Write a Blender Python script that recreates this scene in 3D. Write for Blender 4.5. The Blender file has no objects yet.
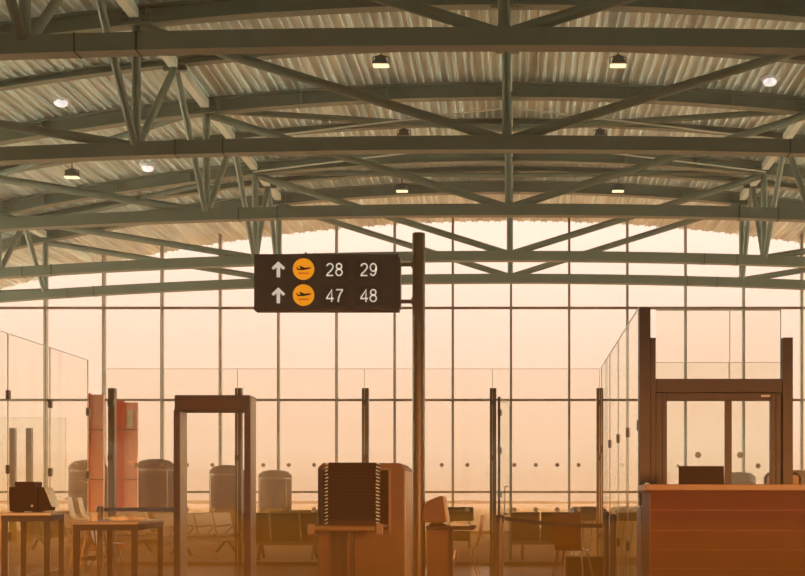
import bpy, bmesh, math, random
from mathutils import Vector, Matrix
random.seed(7)
C = bpy.context.scene
PI = math.pi
CAM_Z = 1.05
VPX, VPY, F = 516.6, 503.0, 1200.0      # vanishing point and focal length in the 805x576 frame

# ------------------------------------------------------------------ camera
cam = bpy.data.cameras.new('camera')
cam.sensor_width = 36.0
cam.lens = F * 36.0 / 805.0
cam.shift_x = -(VPX - 402.5) / 805.0
cam.shift_y = (VPY - 288.0) / 805.0
cam.clip_end = 6000
co = bpy.data.objects.new('camera', cam)
C.collection.objects.link(co)
co.location = (0, 0, CAM_Z)
co.rotation_euler = (PI / 2, 0, 0)
C.camera = co

# ------------------------------------------------------------------ view, world, sun
C.view_settings.view_transform = 'Standard'
C.view_settings.look = 'None'
C.view_settings.gamma = 1.0
C.view_settings.exposure = 0.0
C.view_settings.use_curve_mapping = False

SKY_SIDE_FILL = (13.0, 13.2, 10.8, 1.0)      # side sky boosted as added fill for the ceiling, below the horizon too
SKY_BACK_FILL = (1.2, 1.75, 1.6, 1.0)     # pale green fill added behind the camera for the near beams
W = bpy.data.worlds.new('sunset_sky')
C.world = W
W.use_nodes = True
nt = W.node_tree
nt.nodes.clear()
tc = nt.nodes.new('ShaderNodeTexCoord')
sep = nt.nodes.new('ShaderNodeSeparateXYZ')
nt.links.new(tc.outputs['Generated'], sep.inputs[0])
ramp = nt.nodes.new('ShaderNodeValToRGB')
cr = ramp.color_ramp
sky_stops = [(0.0, (1.36, 0.82, 0.52)), (0.044, (1.36, 0.86, 0.58)), (0.127, (1.34, 0.90, 0.68)),
             (0.215, (1.40, 1.10, 0.90)), (0.45, (1.2, 1.05, 0.9)), (1.0, (0.80, 0.90, 0.92))]
cr.elements[0].position, cr.elements[0].color = sky_stops[0][0], (*sky_stops[0][1], 1)
cr.elements[1].position, cr.elements[1].color = sky_stops[-1][0], (*sky_stops[-1][1], 1)
for p, c in sky_stops[1:-1]:
    e = cr.elements.new(p)
    e.color = (*c, 1)
nt.links.new(sep.outputs['Z'], ramp.inputs[0])
# added fill light: sky boosted to the sides, pale green behind the camera
def mapr(src, a, b, c, d):
    n_ = nt.nodes.new('ShaderNodeMapRange')
    for k_, v_ in (('From Min', a), ('From Max', b), ('To Min', c), ('To Max', d)):
        n_.inputs[k_].default_value = v_
    nt.links.new(src, n_.inputs['Value'])
    return n_.outputs[0]
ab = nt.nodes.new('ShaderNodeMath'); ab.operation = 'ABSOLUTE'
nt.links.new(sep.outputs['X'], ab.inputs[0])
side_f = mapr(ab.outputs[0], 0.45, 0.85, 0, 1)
back_f = mapr(sep.outputs['Y'], -0.35, -0.75, 0, 1)
def mixrgb(f, a, b):
    n_ = nt.nodes.new('ShaderNodeMix'); n_.data_type = 'RGBA'
    nt.links.new(f, n_.inputs['Factor'])
    for key, v_ in (('A', a), ('B', b)):
        if isinstance(v_, tuple): n_.inputs[key].default_value = v_
        else: nt.links.new(v_, n_.inputs[key])
    return n_.outputs['Result']
c1_ = mixrgb(side_f, ramp.outputs[0], SKY_SIDE_FILL)
c2_ = mixrgb(back_f, c1_, SKY_BACK_FILL)
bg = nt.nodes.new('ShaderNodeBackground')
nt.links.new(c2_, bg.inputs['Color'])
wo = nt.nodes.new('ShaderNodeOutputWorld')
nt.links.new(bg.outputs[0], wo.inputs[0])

sun = bpy.data.lights.new('orange_wash_sun', 'SUN')  # sun added behind the camera to give the low orange wash
sun.energy = 3.4
sun.color = (1.0, 0.46, 0.12)
sun.angle = math.radians(6)
so = bpy.data.objects.new('orange_wash_sun', sun)
C.collection.objects.link(so)
sun_dir = Vector((-0.36, 1.0, -0.07)).normalized()
so.rotation_euler = sun_dir.to_track_quat('-Z', 'Y').to_euler()
so.location = (0, -30, 10)

# ------------------------------------------------------------------ materials
def lin(c):
    out = []
    for v in c:
        v = v / 255.0
        out.append(v / 12.92 if v <= 0.04045 else ((v + 0.055) / 1.055) ** 2.4)
    return out

def mat(name, rgb, rough=0.5, metal=0.0, var=0.12, scale=6.0, stretch=(1, 1, 1), emit=0.0, bump=0.0, spec=0.5):
    m = bpy.data.materials.new(name)
    m.use_nodes = True
    n = m.node_tree
    b = n.nodes['Principled BSDF']
    base = lin(rgb)
    tx = n.nodes.new('ShaderNodeTexCoord')
    mp = n.nodes.new('ShaderNodeMapping')
    mp.inputs['Scale'].default_value = stretch
    nz = n.nodes.new('ShaderNodeTexNoise')
    nz.inputs['Scale'].default_value = scale
    nz.inputs['Detail'].default_value = 3
    rp = n.nodes.new('ShaderNodeValToRGB')
    rp.color_ramp.elements[0].position = 0.3
    rp.color_ramp.elements[1].position = 0.7
    rp.color_ramp.elements[0].color = (*[max(0, v * (1 - var)) for v in base], 1)
    rp.color_ramp.elements[1].color = (*[min(1, v * (1 + var)) for v in base], 1)
    n.links.new(tx.outputs['Object'], mp.inputs[0])
    n.links.new(mp.outputs[0], nz.inputs[0])
    n.links.new(nz.outputs[0], rp.inputs[0])
    n.links.new(rp.outputs[0], b.inputs['Base Color'])
    b.inputs['Roughness'].default_value = rough
    b.inputs['Metallic'].default_value = metal
    b.inputs['Specular IOR Level'].default_value = spec
    if emit:
        n.links.new(rp.outputs[0], b.inputs['Emission Color'])
        b.inputs['Emission Strength'].default_value = emit
    if bump:
        bp = n.nodes.new('ShaderNodeBump')
        bp.inputs['Strength'].default_value = bump
        n.links.new(nz.outputs[0], bp.inputs['Height'])
        n.links.new(bp.outputs[0], b.inputs['Normal'])
    return m

def glass_mat(name, tint, refl=0.012):
    m = bpy.data.materials.new(name)
    m.use_nodes = True
    n = m.node_tree
    n.nodes.clear()
    t = n.nodes.new('ShaderNodeBsdfTransparent')
    t.inputs[0].default_value = (*tint, 1)
    g = n.nodes.new('ShaderNodeBsdfGlossy')
    g.inputs['Roughness'].default_value = 0.02
    g.inputs['Color'].default_value = (0.9, 0.95, 0.9, 1)
    lw = n.nodes.new('ShaderNodeLayerWeight')
    lw.inputs['Blend'].default_value = 0.5
    pw_ = n.nodes.new('ShaderNodeMath'); pw_.operation = 'POWER'; pw_.inputs[1].default_value = 5
    n.links.new(lw.outputs['Facing'], pw_.inputs[0])
    ma = n.nodes.new('ShaderNodeMath'); ma.operation = 'MULTIPLY_ADD'
    ma.inputs[1].default_value = 0.35; ma.inputs[2].default_value = refl
    n.links.new(pw_.outputs[0], ma.inputs[0])
    mx = n.nodes.new('ShaderNodeMixShader')
    n.links.new(ma.outputs[0], mx.inputs[0])
    n.links.new(t.outputs[0], mx.inputs[1])
    n.links.new(g.outputs[0], mx.inputs[2])
    o = n.nodes.new('ShaderNodeOutputMaterial')
    n.links.new(mx.outputs[0], o.inputs[0])
    return m

M = dict(
    deck=mat('galvanised_deck', (206, 220, 212), 0.45, 0.1, 0.3, 0.9, (3.0, 0.35, 1), bump=0.05),
    steel=mat('painted_steel', (114, 119, 99), 0.5, 0.0, 0.06, 3),
    steel_edge=mat('pale_flange', (205, 203, 182), 0.5, 0.0, 0.06, 3),
    seam=mat('dark_seam', (50, 48, 38), 0.7),
    bolt=mat('bolt_steel', (60, 58, 46), 0.5),
    mullion=mat('mullion_bronze', (122, 98, 70), 0.5, 0.2, 0.05),
    glass=glass_mat('clear_glass', (0.985, 0.985, 0.975)),
    pglass=glass_mat('partition_glass', (0.965, 0.97, 0.945)),
    gedge=mat('glass_edge', (215, 215, 185), 0.3),
    post=mat('bronze_post', (112, 78, 44), 0.4, 0.4, 0.06),
    clampm=mat('dark_clamp', (92, 70, 48), 0.35, 0.5),
    frosted=mat('frosted_dot', (196, 178, 150), 0.8),
    tile=mat('polished_tile', (206, 150, 100), 0.16, 0.0, 0.08, 1.2),
    carpet=mat('brown_carpet', (184, 122, 72), 0.85, 0, 0.12, 4, (0.5, 4, 1)),
    wall=mat('plaster', (205, 196, 176), 0.9),
    tarmac=mat('apron', (160, 104, 68), 0.95, 0, 0.08, 0.01),
    concrete=mat('pale_concrete', (222, 224, 212), 0.95, 0, 0.06, 0.02),
    field=mat('dry_field', (156, 100, 62), 0.95, 0, 0.15, 0.006),
    hill=mat('distant_trees', (150, 112, 84), 1.0, 0, 0.1, 0.02),
    signbox=mat('sign_brown', (78, 52, 38), 0.45, 0, 0.04),
    signtile=mat('sign_tile', (66, 42, 28), 0.5, 0, 0.04),
    signwhite=mat('sign_lettering', (238, 226, 210), 0.5, 0, 0.02, emit=0.55),
    signorange=mat('sign_orange', (255, 158, 12), 0.5, 0, 0.02, emit=0.65),
    signblack=mat('sign_icon', (40, 22, 10), 0.6),
    chrome=mat('brushed_pole', (120, 92, 66), 0.45, 0.35, 0.04),
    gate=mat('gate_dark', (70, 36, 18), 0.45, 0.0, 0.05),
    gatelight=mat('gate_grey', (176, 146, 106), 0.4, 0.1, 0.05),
    frame=mat('portal_brown', (84, 44, 22), 0.5, 0, 0.05),
    counter=mat('counter_panel', (104, 40, 0), 0.55, 0, 0.08, 2, (1, 1, 6), spec=0.2),
    countertop=mat('counter_top', (168, 104, 54), 0.4, 0, 0.06),
    groove=mat('panel_groove', (150, 78, 26), 0.5),
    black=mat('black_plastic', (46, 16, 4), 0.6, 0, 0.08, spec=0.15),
    leather=mat('dark_upholstery', (58, 18, 5), 0.6, 0, 0.08, spec=0.15),
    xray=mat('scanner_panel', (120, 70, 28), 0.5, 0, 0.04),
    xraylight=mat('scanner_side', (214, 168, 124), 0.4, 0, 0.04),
    tray=mat('tray_plastic', (46, 17, 5), 0.6, 0, 0.06, spec=0.15),
    rim=mat('tray_rim', (245, 232, 212), 0.4, 0, 0.04),
    alu=mat('aluminium', (150, 108, 72), 0.45, 0.2, 0.06),
    tabletop=mat('table_top', (186, 146, 104), 0.3, 0, 0.06),
    tableleg=mat('table_leg', (52, 24, 8), 0.6, 0, 0.06),
    ply=mat('moulded_ply', (244, 220, 186), 0.4, 0, 0.06),
    plyorange=mat('orange_shell', (188, 104, 34), 0.45, 0, 0.05),
    legmetal=mat('chair_leg', (150, 104, 62), 0.3, 0.6, 0.05),
    seatlight=mat('seat_grey', (176, 128, 86), 0.35, 0.2, 0.06),
    diffuser=mat('perforated_metal', (96, 52, 22), 0.75, 0.0, 0.10, 3, (8, 8, 0.4), spec=0.1),
    diffuser_edge=mat('diffuser_rim', (150, 112, 76), 0.4, 0.3, 0.05),
    red=mat('red_panel', (206, 70, 24), 0.45, 0, 0.05),
    pink=mat('salmon_panel', (246, 168, 132), 0.5, 0, 0.04),
    screen=mat('grey_window', (226, 204, 166), 0.6),
    belt=mat('belt_webbing', (52, 26, 18), 0.7),
    white=mat('white_casing', (228, 224, 224), 0.5, 0, 0.03),
    whitelamp=mat('white_lamp', (240, 236, 240), 0.5, 0, 0.02, emit=0.7),
    lens=mat('lamp_lens', (255, 236, 190), 0.5, 0, 0.02, emit=1.1),
    lamphouse=mat('lamp_housing', (74, 70, 56), 0.5),
    paper=mat('paper', (235, 200, 165), 0.7),
    drum=mat('drum_fabric', (252, 226, 190), 0.7, 0, 0.10, 2, (6, 6, 1)),
    drumcap=mat('drum_cap', (84, 40, 14), 0.6, 0, 0.2, 8),
)

# ------------------------------------------------------------------ mesh helpers
class MB:
    def __init__(self):
        self.bm = bmesh.new()
    def box(self, x0, x1, y0, y1, z0, z1, rot=None, at=(0, 0, 0)):
        c = Vector(((x0 + x1) / 2, (y0 + y1) / 2, (z0 + z1) / 2))
        mt = Matrix.Translation(c) @ Matrix.Diagonal((x1 - x0, y1 - y0, z1 - z0, 1))
        if rot is not None:
            mt = Matrix.Translation(c + Vector(at)) @ rot.to_4x4() @ Matrix.Diagonal((x1 - x0, y1 - y0, z1 - z0, 1))
        bmesh.ops.create_cube(self.bm, size=1, matrix=mt)
        return self
    def bar(self, p0, p1, w, h=None):
        """rectangular bar between two points"""
        p0, p1 = Vector(p0), Vector(p1)
        d = p1 - p0
        q = d.to_track_quat('Z', 'Y').to_matrix().to_4x4()
        mt = Matrix.Translation((p0 + p1) / 2) @ q @ Matrix.Diagonal((w, h or w, d.length, 1))
        bmesh.ops.create_cube(self.bm, size=1, matrix=mt)
        return self
    def tube(self, p0, p1, r, r2=None, seg=12):
        p0, p1 = Vector(p0), Vector(p1)
        d = p1 - p0
        q = d.to_track_quat('Z', 'Y').to_matrix().to_4x4()
        bmesh.ops.create_cone(self.bm, cap_ends=True, segments=seg, radius1=r, radius2=r if r2 is None else r2,
                              depth=d.length, matrix=Matrix.Translation((p0 + p1) / 2) @ q)
        return self
    def path(self, pts, r, seg=8):
        for a, b in zip(pts, pts[1:]):
            self.tube(a, b, r, seg=seg)
        for p in pts[1:-1]:
            bmesh.ops.create_icosphere(self.bm, subdivisions=1, radius=r * 1.02, matrix=Matrix.Translation(p))
        return self
    def lathe(self, prof, seg=28, at=(0, 0, 0)):
        rings = []
        for r, z in prof:
            rings.append([self.bm.verts.new((at[0] + r * math.cos(2 * PI * k / seg), at[1] + r * math.sin(2 * PI * k / seg), at[2] + z))
                          for k in range(seg)] if r > 1e-5 else [self.bm.verts.new((at[0], at[1], at[2] + z))])
        for a, b in zip(rings, rings[1:]):
            for k in range(seg):
                k2 = (k + 1) % seg
                if len(a) == 1 and len(b) == 1:
                    continue
                if len(a) == 1:
                    self.bm.faces.new((a[0], b[k2], b[k]))
                elif len(b) == 1:
                    self.bm.faces.new((a[k], a[k2], b[0]))
                else:
                    self.bm.faces.new((a[k], a[k2], b[k2], b[k]))
        for ring, fl in ((rings[0], True), (rings[-1], False)):
            if len(ring) > 2:
                self.bm.faces.new(ring if not fl else ring[::-1])
        return self
    def prism(self, poly, a0, a1, axis='y'):
        """extrude a 2-D outline (x,z) along y, or (y,z) along x, or (x,y) along z"""
        def v(p, a):
            return {'y': (p[0], a, p[1]), 'x': (a, p[0], p[1]), 'z': (p[0], p[1], a)}[axis]
        A = [self.bm.verts.new(v(p, a0)) for p in poly]
        B = [self.bm.verts.new(v(p, a1)) for p in poly]
        n = len(poly)
        self.bm.faces.new(A)
        self.bm.faces.new(B[::-1])
        for k in range(n):
            self.bm.faces.new((A[k], B[k], B[(k + 1) % n], A[(k + 1) % n]))
        return self
    def sweep(self, xs, zf, z0, z1, y0, y1):
        """box section following z = zf(x)"""
        rings = []
        for x in xs:
            z = zf(x)
            rings.append([self.bm.verts.new((x, y, z + dz)) for y, dz in ((y0, z0), (y1, z0), (y1, z1), (y0, z1))])
        for a, b in zip(rings, rings[1:]):
            for k in range(4):
                self.bm.faces.new((a[k], b[k], b[(k + 1) % 4], a[(k + 1) % 4]))
        self.bm.faces.new(rings[0])
        self.bm.faces.new(rings[-1][::-1])
        return self
    def build(self, name, m, parent=None, smooth=False, bevel=0.0, loc=None):
        bmesh.ops.recalc_face_normals(self.bm, faces=self.bm.faces)
        me = bpy.data.meshes.new(name)
        self.bm.to_mesh(me)
        self.bm.free()
        me.materials.append(m)
        if smooth:
            for p in me.polygons:
                p.use_smooth = True
        o = bpy.data.objects.new(name, me)
        C.collection.objects.link(o)
        if parent is not None:
            o.parent = parent
        if loc is not None:
            o.location = loc
        if smooth:
            md = o.modifiers.new('edges', 'EDGE_SPLIT')
            md.split_angle = math.radians(40)
        if bevel:
            b = o.modifiers.new('bevel', 'BEVEL')
            b.width = bevel
            b.segments = 2
        return o

def thing(name, label, cat, loc=(0, 0, 0), rz=0.0, group=None):
    o = bpy.data.objects.new(name, None)
    o.empty_display_size = 0.1
    C.collection.objects.link(o)
    o.location = loc
    o.rotation_euler = (0, 0, rz)
    return tag(o, label, cat, group)

def tag(o, label, cat, group=None):
    o['label'] = label
    o['category'] = cat
    if group:
        o['group'] = group
    return o

def struct(o):
    o['kind'] = 'structure'
    return o

def copy_tree(o, parent=None):
    c = o.copy()
    C.collection.objects.link(c)
    if parent is not None:
        c.parent = parent
    for ch in list(o.children):
        copy_tree(ch, c)
    return c

def dup(o, loc, rz, label):
    c = copy_tree(o)
    c.location = loc
    c.rotation_euler = (0, 0, rz)
    c['label'] = label
    return c

def X(px, d):
    return (px - VPX) * d / F

def Z(py, d):
    return CAM_Z + (VPY - py) * d / F

# ------------------------------------------------------------------ hall dimensions
CX = -0.19                    # centre line of the vault
D_FAC = 40.5                  # glass facade
HALF = 21.0
Y_BACK = -14.0
def arch(x): return CAM_Z + 9.40 - 0.0075 * (x - CX) ** 2        # underside of the main rafters
def deckz(x): return CAM_Z + 9.76 - 0.0075 * (x - CX) ** 2
def chord(x): return CAM_Z + 6.80 - 0.0024 * (x - CX) ** 2       # centre of the truss bottom chord
TRUSS = [17.6, 22.75, 27.9, 33.1, 36.4]
MID = [20.2, 25.35, 30.5, 34.8]

# floor
m = MB(); m.box(-HALF, HALF, Y_BACK, 20.3, -0.3, 0.0)
fl = struct(m.build('floor', M['tile']))
m = MB(); m.box(-HALF, HALF, 20.3, D_FAC, -0.3, 0.004)
struct(m.build('floor', M['carpet']))
# outside
m = MB(); m.box(-1500, 1500, D_FAC + 0.01, 260, -0.5, -0.12)
struct(m.build('ground', M['tarmac']))
m = MB(); m.box(-3500, 3500, 260, 3200, -0.5, -0.14)
struct(m.build('ground', M['field']))
m = MB()
pts = []
rr = random.Random(3)
x = -1500
prev = 3
while x < 1300:
    prev = max(1.6, min(5.5, prev + rr.uniform(-1.2, 1.2)))
    pts.append((x, prev))
    x += rr.uniform(12, 34)
m.prism([(-1500, -0.5)] + pts + [(1300, -0.5)], 2000, 2040, 'y')
struct(m.build('tree_line', M['hill']))

# side and rear walls
SG0, SILL = 20.3, 0.9          # unseen side glazing added to let in light: start along the hall, sill
for s, nm in ((-1, 'wall_left'), (1, 'wall_right')):
    m = MB()
    xa, xb = sorted((s * HALF, s * (HALF + 0.3)))
    m.box(xa, xb, Y_BACK, SG0, 0, deckz(HALF) + 0.6)
    m.box(xa, xb, SG0, D_FAC, 0, SILL)
    struct(m.build(nm, M['wall']))
    m = MB()
    y = SG0 + 0.1
    while y < D_FAC:
        m.box(xa, xb, y - 0.06, y + 0.06, SILL, deckz(HALF) + 0.4)
        y += 2.02
    for z in (SILL + 0.05, 3.7, 6.2):
        m.box(xa + .02, xb - .02, SG0, D_FAC, z - 0.05, z + 0.05)
    wf = struct(m.build('window_%d' % (2 if s < 0 else 3), M['mullion']))
    m = MB(); ga, gb = sorted((s * (HALF + 0.14), s * (HALF + 0.16)))
    m.box(ga, gb, SG0, D_FAC, SILL, deckz(HALF))
    m.build('pane', M['glass'], wf)
m = MB()
m.box(-HALF, HALF, Y_BACK - 0.3, Y_BACK, 3.9, 11.2)  # unseen header, shaped so the added sun enters only low down
struct(m.build('wall_back', M['wall']))

# corrugated roof deck
m = MB()
prof = []
pitch = 0.40
x = -HALF
k = 0
while x < HALF - 1e-6:
    for dx, dz in ((0.0, 0.0), (0.05, 0.0), (0.07, 0.055), (0.23, 0.055), (0.25, 0.0), (0.28, 0.0), (0.295, 0.032), (0.385, 0.032)):
        prof.append((x + dx, deckz(x + dx) + dz))
    x += pitch
prof.append((HALF, deckz(HALF)))
top = [(px_, deckz(px_) + 0.25) for px_ in [HALF - i * 1.05 for i in range(int(2 * HALF / 1.05) + 1)]]
m.prism(prof + top, Y_BACK, D_FAC + 1.2, 'y')
struct(m.build('ceiling', M['deck']))

# glass facade
sp = 1.961
x0 = X(511, D_FAC)
m = MB()
k0, k1 = -9, 10
for k in range(k0, k1 + 1):
    xx = x0 + k * sp
    m.box(xx - 0.038, xx + 0.038, D_FAC - 0.10, D_FAC + 0.10, 0, deckz(xx) + 0.02)
    m.box(xx - 0.015, xx + 0.015, D_FAC - 0.20, D_FAC - 0.10, 0, deckz(xx) + 0.02)
for z in (Z(492, D_FAC), Z(400, D_FAC), Z(308, D_FAC), Z(216, D_FAC)):
    m.box(-HALF + 0.0, HALF, D_FAC - 0.07, D_FAC + 0.07, z - 0.036, z + 0.036)
m.box(-HALF, HALF, D_FAC - 0.10, D_FAC + 0.10, 0, 0.10)
fac = struct(m.build('window_1', M['mullion']))
m = MB()
m.sweep([-HALF + 42 * i / 24 for i in range(25)], lambda q: 0, 0, 0.1, D_FAC - 0.008, D_FAC + 0.008)
bm = m.bm
for v in bm.verts:
    if v.co.z > 0.05:
        v.co.z = deckz(v.co.x) + 0.02
m.build('pane', M['glass'], fac)

# added haze volumes: pale one lightens the distance, orange ones make the low wash
def haze(z0, z1, col, dens, lab, ins):
    m = MB(); m.box(-HALF + ins, HALF - ins, Y_BACK + ins, D_FAC - 0.25 - ins, z0, z1)
    h = m.build('haze', M['glass'])
    hm = bpy.data.materials.new('added_haze')
    hm.use_nodes = True
    hn = hm.node_tree; hn.nodes.clear()
    vs = hn.nodes.new('ShaderNodeVolumeScatter')
    vs.inputs['Color'].default_value = (*col, 1)
    vs.inputs['Density'].default_value = dens
    vs.inputs['Anisotropy'].default_value = 0.0
    hmo = hn.nodes.new('ShaderNodeOutputMaterial')
    va = hn.nodes.new('ShaderNodeVolumeAbsorption')
    va.inputs['Color'].default_value = (*col, 1)
    va.inputs['Density'].default_value = dens
    ad = hn.nodes.new('ShaderNodeAddShader')
    hn.links.new(vs.outputs[0], ad.inputs[0])
    hn.links.new(va.outputs[0], ad.inputs[1])
    hn.links.new(ad.outputs[0], hmo.inputs['Volume'])
    h.data.materials.clear(); h.data.materials.append(hm)
    h['kind'] = 'stuff'
    tag(h, lab, 'haze')
haze(0.01, 12.0, (1.0, 0.95, 0.80), 0.003, 'added thin pale haze lightening the far parts of the hall', 0.02)
haze(0.012, 2.0, (1.0, 0.40, 0.06), 0.010, 'added orange haze giving the warm wash low over the hall floor', 0.03)
haze(0.014, 0.9, (1.0, 0.42, 0.02), 0.036, 'added densest orange haze for the wash close to the floor', 0.04)

# ------------------------------------------------------------------ roof steel
XS = [-HALF + 42 * i / 60 for i in range(61)]
_bolt = []
def bolt_mesh():
    if not _bolt:
        m = MB(); m.tube((0, -0.015, 0), (0, 0.015, 0), 0.022, seg=6)
        o = m.build('bolt', M['bolt']); _bolt.append(o.data)
        bpy.data.objects.remove(o)
    return _bolt[0]
ORD = ['nearest', 'second', 'third', 'fourth', 'farthest']
NODE = [CX - 14.1, CX - 7.02, CX, CX + 7.02, CX + 14.1]
for i, d in enumerate(TRUSS):
    lab = ['nearest grey roof truss, its chord crossing the very top of view',
           'second roof truss from the front, chord above the two flood lamps\' far pair',
           'third roof truss from the front, its chord just above the gate sign',
           'fourth roof truss, chord passing right behind the top of the gate sign',
           'farthest roof truss, low chord behind the sign nearest the glass facade'][i]
    lab = lab.replace("chord above the two flood lamps' far pair", 'chord crossing view midway between top edge and sign')
    t = thing('roof_truss', lab, 'truss', (0, d, 0), 0, 'trusses carrying the vaulted roof')
    m = MB(); m.sweep(XS, chord, -0.132, 0.132, -0.13, 0.13)
    bc = m.build('bottom_chord', M['steel'], t)
    for s in (-1, 1):
        for q in (5.35, 6.25, 12.6, 13.4):
            m = MB(); xq = CX + s * q
            m.box(xq - 0.012, xq + 0.012, -0.142, 0.142, chord(xq) - 0.142, chord(xq) + 0.142)
            m.build('splice_joint', M['seam'], bc)
    # top rafter : I section
    m = MB()
    m.sweep(XS, arch, 0.0, 0.03, -0.13, 0.13)
    m.sweep(XS, arch, 0.03, 0.31, -0.02, 0.02)
    m.sweep(XS, arch, 0.31, 0.35, -0.13, 0.13)
    for q in range(-19, 20, 2):
        m.box(q - 0.01, q + 0.01, -0.12, 0.12, arch(q) + 0.02, arch(q) + 0.32)
    m.build('top_rafter', M['steel'], t)
    for xn in NODE:
        m = MB(); m.tube((xn, 0, chord(xn) + 0.10), (xn, 0, arch(xn) + 0.02), 0.085, seg=14)
        m.lathe([(0.13, chord(xn) + 0.13), (0.13, chord(xn) + 0.17)], 14, (xn, 0, 0))
        m.build('king_post' if xn == CX else 'vertical_post', M['steel'], t, smooth=True)
        # bolted end plate on the rafter
        m = MB()
        m.box(xn - 0.30, xn + 0.30, -0.05, 0.05, arch(xn) - 0.02, arch(xn) + 0.33)
        gp = m.build('gusset_plate', M['steel'], t)
        for bx in (-0.24, -0.16, 0.16, 0.24):
            for bz in (0.10, 0.22):
                bo = bpy.data.objects.new('bolt', bolt_mesh())
                C.collection.objects.link(bo); bo.parent = gp; bo.location = (xn + bx, -0.06, arch(xn) + bz)
    for s in (-1, 1):
        pairs = [(CX, CX + s * 7.02), (CX + s * 7.02, CX + s * 14.1), (CX + s * 14.1, CX + s * 20.8)]
        for a, b in pairs:
            m = MB()
            za = chord(a) + 0.10
            zb = arch(b) - 0.02
            m.tube((a + s * 0.12, 0, za), (b - s * 0.10, 0, zb), 0.09, seg=14)
            m.build('diagonal_tube', M['steel'], t, smooth=True)
    # longitudinal V struts from the chord nodes up to the intermediate rafters
    for xn in (NODE[0], NODE[1], NODE[3], NODE[4]):
        for dd in [q - d for q in ([15.0] + MID + [38.4]) if 0.8 < abs(q - d) < 3.0]:
            if d > 36 and dd > 0:
                continue
            m = MB()
            m.tube((xn, 0.10 * (1 if dd > 0 else -1), chord(xn) + 0.10), (xn, dd, arch(xn) + 0.20), 0.075, seg=12)
            m.build('bracing_strut', M['steel'], t, smooth=True)

MLAB = ['shallow intermediate rafter between the nearest and second trusses',
        'shallow intermediate rafter carrying the front pair of flood lamps',
        'shallow intermediate rafter between the third and fourth trusses',
        'shallow intermediate rafter close to the facade, last before the glass']
for i, d in enumerate(MID):
    t = thing('arched_rafter', MLAB[i], 'rafter', (0, d, 0), 0, 'intermediate rafters of the vault')
    m = MB()
    m.sweep(XS, arch, 0.20, 0.225, -0.10, 0.10)
    m.sweep(XS, arch, 0.225, 0.33, -0.015, 0.015)
    m.sweep(XS, arch, 0.33, 0.35, -0.10, 0.10)
    m.build('rafter_beam', M['steel'], t)
    for xn in NODE:
        m = MB(); m.box(xn - 0.25, xn + 0.25, -0.04, 0.04, arch(xn) + 0.10, arch(xn) + 0.34)
        m.build('gusset_plate', M['steel'], t)

# purlins running in depth along the node lines
PL = ['roof purlin over the outer left posts, running toward the facade',
      'roof purlin over the left V struts, running toward the facade',
      'roof purlin along the crown over the central king posts',
      'roof purlin over the right V struts, running toward the facade',
      'roof purlin over the outer right posts, running toward the facade']
for i, xn in enumerate(NODE):
    m = MB()
    for a, b in zip(sorted([14.0] + TRUSS + MID), sorted([14.0] + TRUSS + MID)[1:] + [D_FAC - 0.25]):
        m.box(xn - 0.09, xn + 0.09, a + 0.14, b - 0.14, arch(xn) + 0.12, arch(xn) + 0.30)
    tag(m.build('roof_purlin', M['steel_edge']), PL[i], 'purlin', 'purlins along the post lines')

# diagonal wind braces in the roof plane
BR = []
for k, (da, db) in enumerate(((30.5, 27.9), (20.2, 17.6), (34.8, 33.1))):
    for s in (-1, 1):
        BR.append((s, 0, 7.02, da, db, 0.075))
        BR.append((s, 7.02, 14.1, db, da, 0.075))
where = ['second and third trusses', 'first bay', 'facade bay']
names = ['between the third and fourth trusses', 'above the nearest truss', 'in the bay nearest the facade']
for q, (s, xa, xb, da, db, r) in enumerate(BR):
    m = MB()
    a = CX + s * xa
    b = CX + s * xb
    m.tube((a + s * 0.1, da, arch(a) + 0.10), (b - s * 0.1, db, arch(b) + 0.10), r, seg=10)
    side = 'left' if s < 0 else 'right'
    inner = 'inner' if xa == 0 else 'outer'
    tag(m.build('wind_brace', M['steel'], smooth=True),
        '%s %s tube bracing the roof plane %s' % (inner, side, names[q // 4]), 'brace', 'tubes bracing the roof plane')
# thin rods near the last bay
for s in (-1, 1):
    for k, (xa, ya, xb, yb) in enumerate(((0.2, 31.2, 7.0, 32.8), (0.2, 28.6, 7.0, 30.0))):
        m = MB()
        m.tube((CX + s * xa, ya, arch(CX + s * xa) + 0.0), (CX + s * xb, yb, arch(CX + s * xb) + 0.02), 0.022, seg=6)
        tag(m.build('tie_rod', M['steel_edge']), 'thin %s tie rod %s under the far deck bay' %
            ('left' if s < 0 else 'right', 'rising inward' if k else 'falling inward'), 'rod', 'thin crossed tie rods')

# conduit running across the last bays
# ------------------------------------------------------------------ ceiling lamps
def flood(px, py, d, lab, hang):
    xx, zz = X(px, d), Z(py, d)
    t = thing('flood_lamp', lab, 'lamp', (xx, d, zz), 0, 'flood lamps hanging from the rafters')
    m = MB(); m.prism([(-0.15, -0.02), (0.15, -0.02), (0.10, 0.13), (-0.10, 0.13)], -0.13, 0.13)
    m.box(-0.05, 0.05, -0.05, 0.05, 0.12, 0.18)
    m.build('housing', M['lamphouse'], t)
    m = MB(); m.box(-0.165, 0.165, -0.08, 0.08, -0.055, -0.02)
    m.build('lens', M['lens'], t)
    m = MB()
    m.path([(-0.17, 0, 0.0), (-0.17, 0, 0.14), (0, 0, 0.19), (0.17, 0, 0.14), (0.17, 0, 0.0)], 0.012)
    m.tube((0, 0, 0.17), (0, 0, hang), 0.015, seg=8)
    m.build('bracket', M['bolt'], t)
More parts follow.
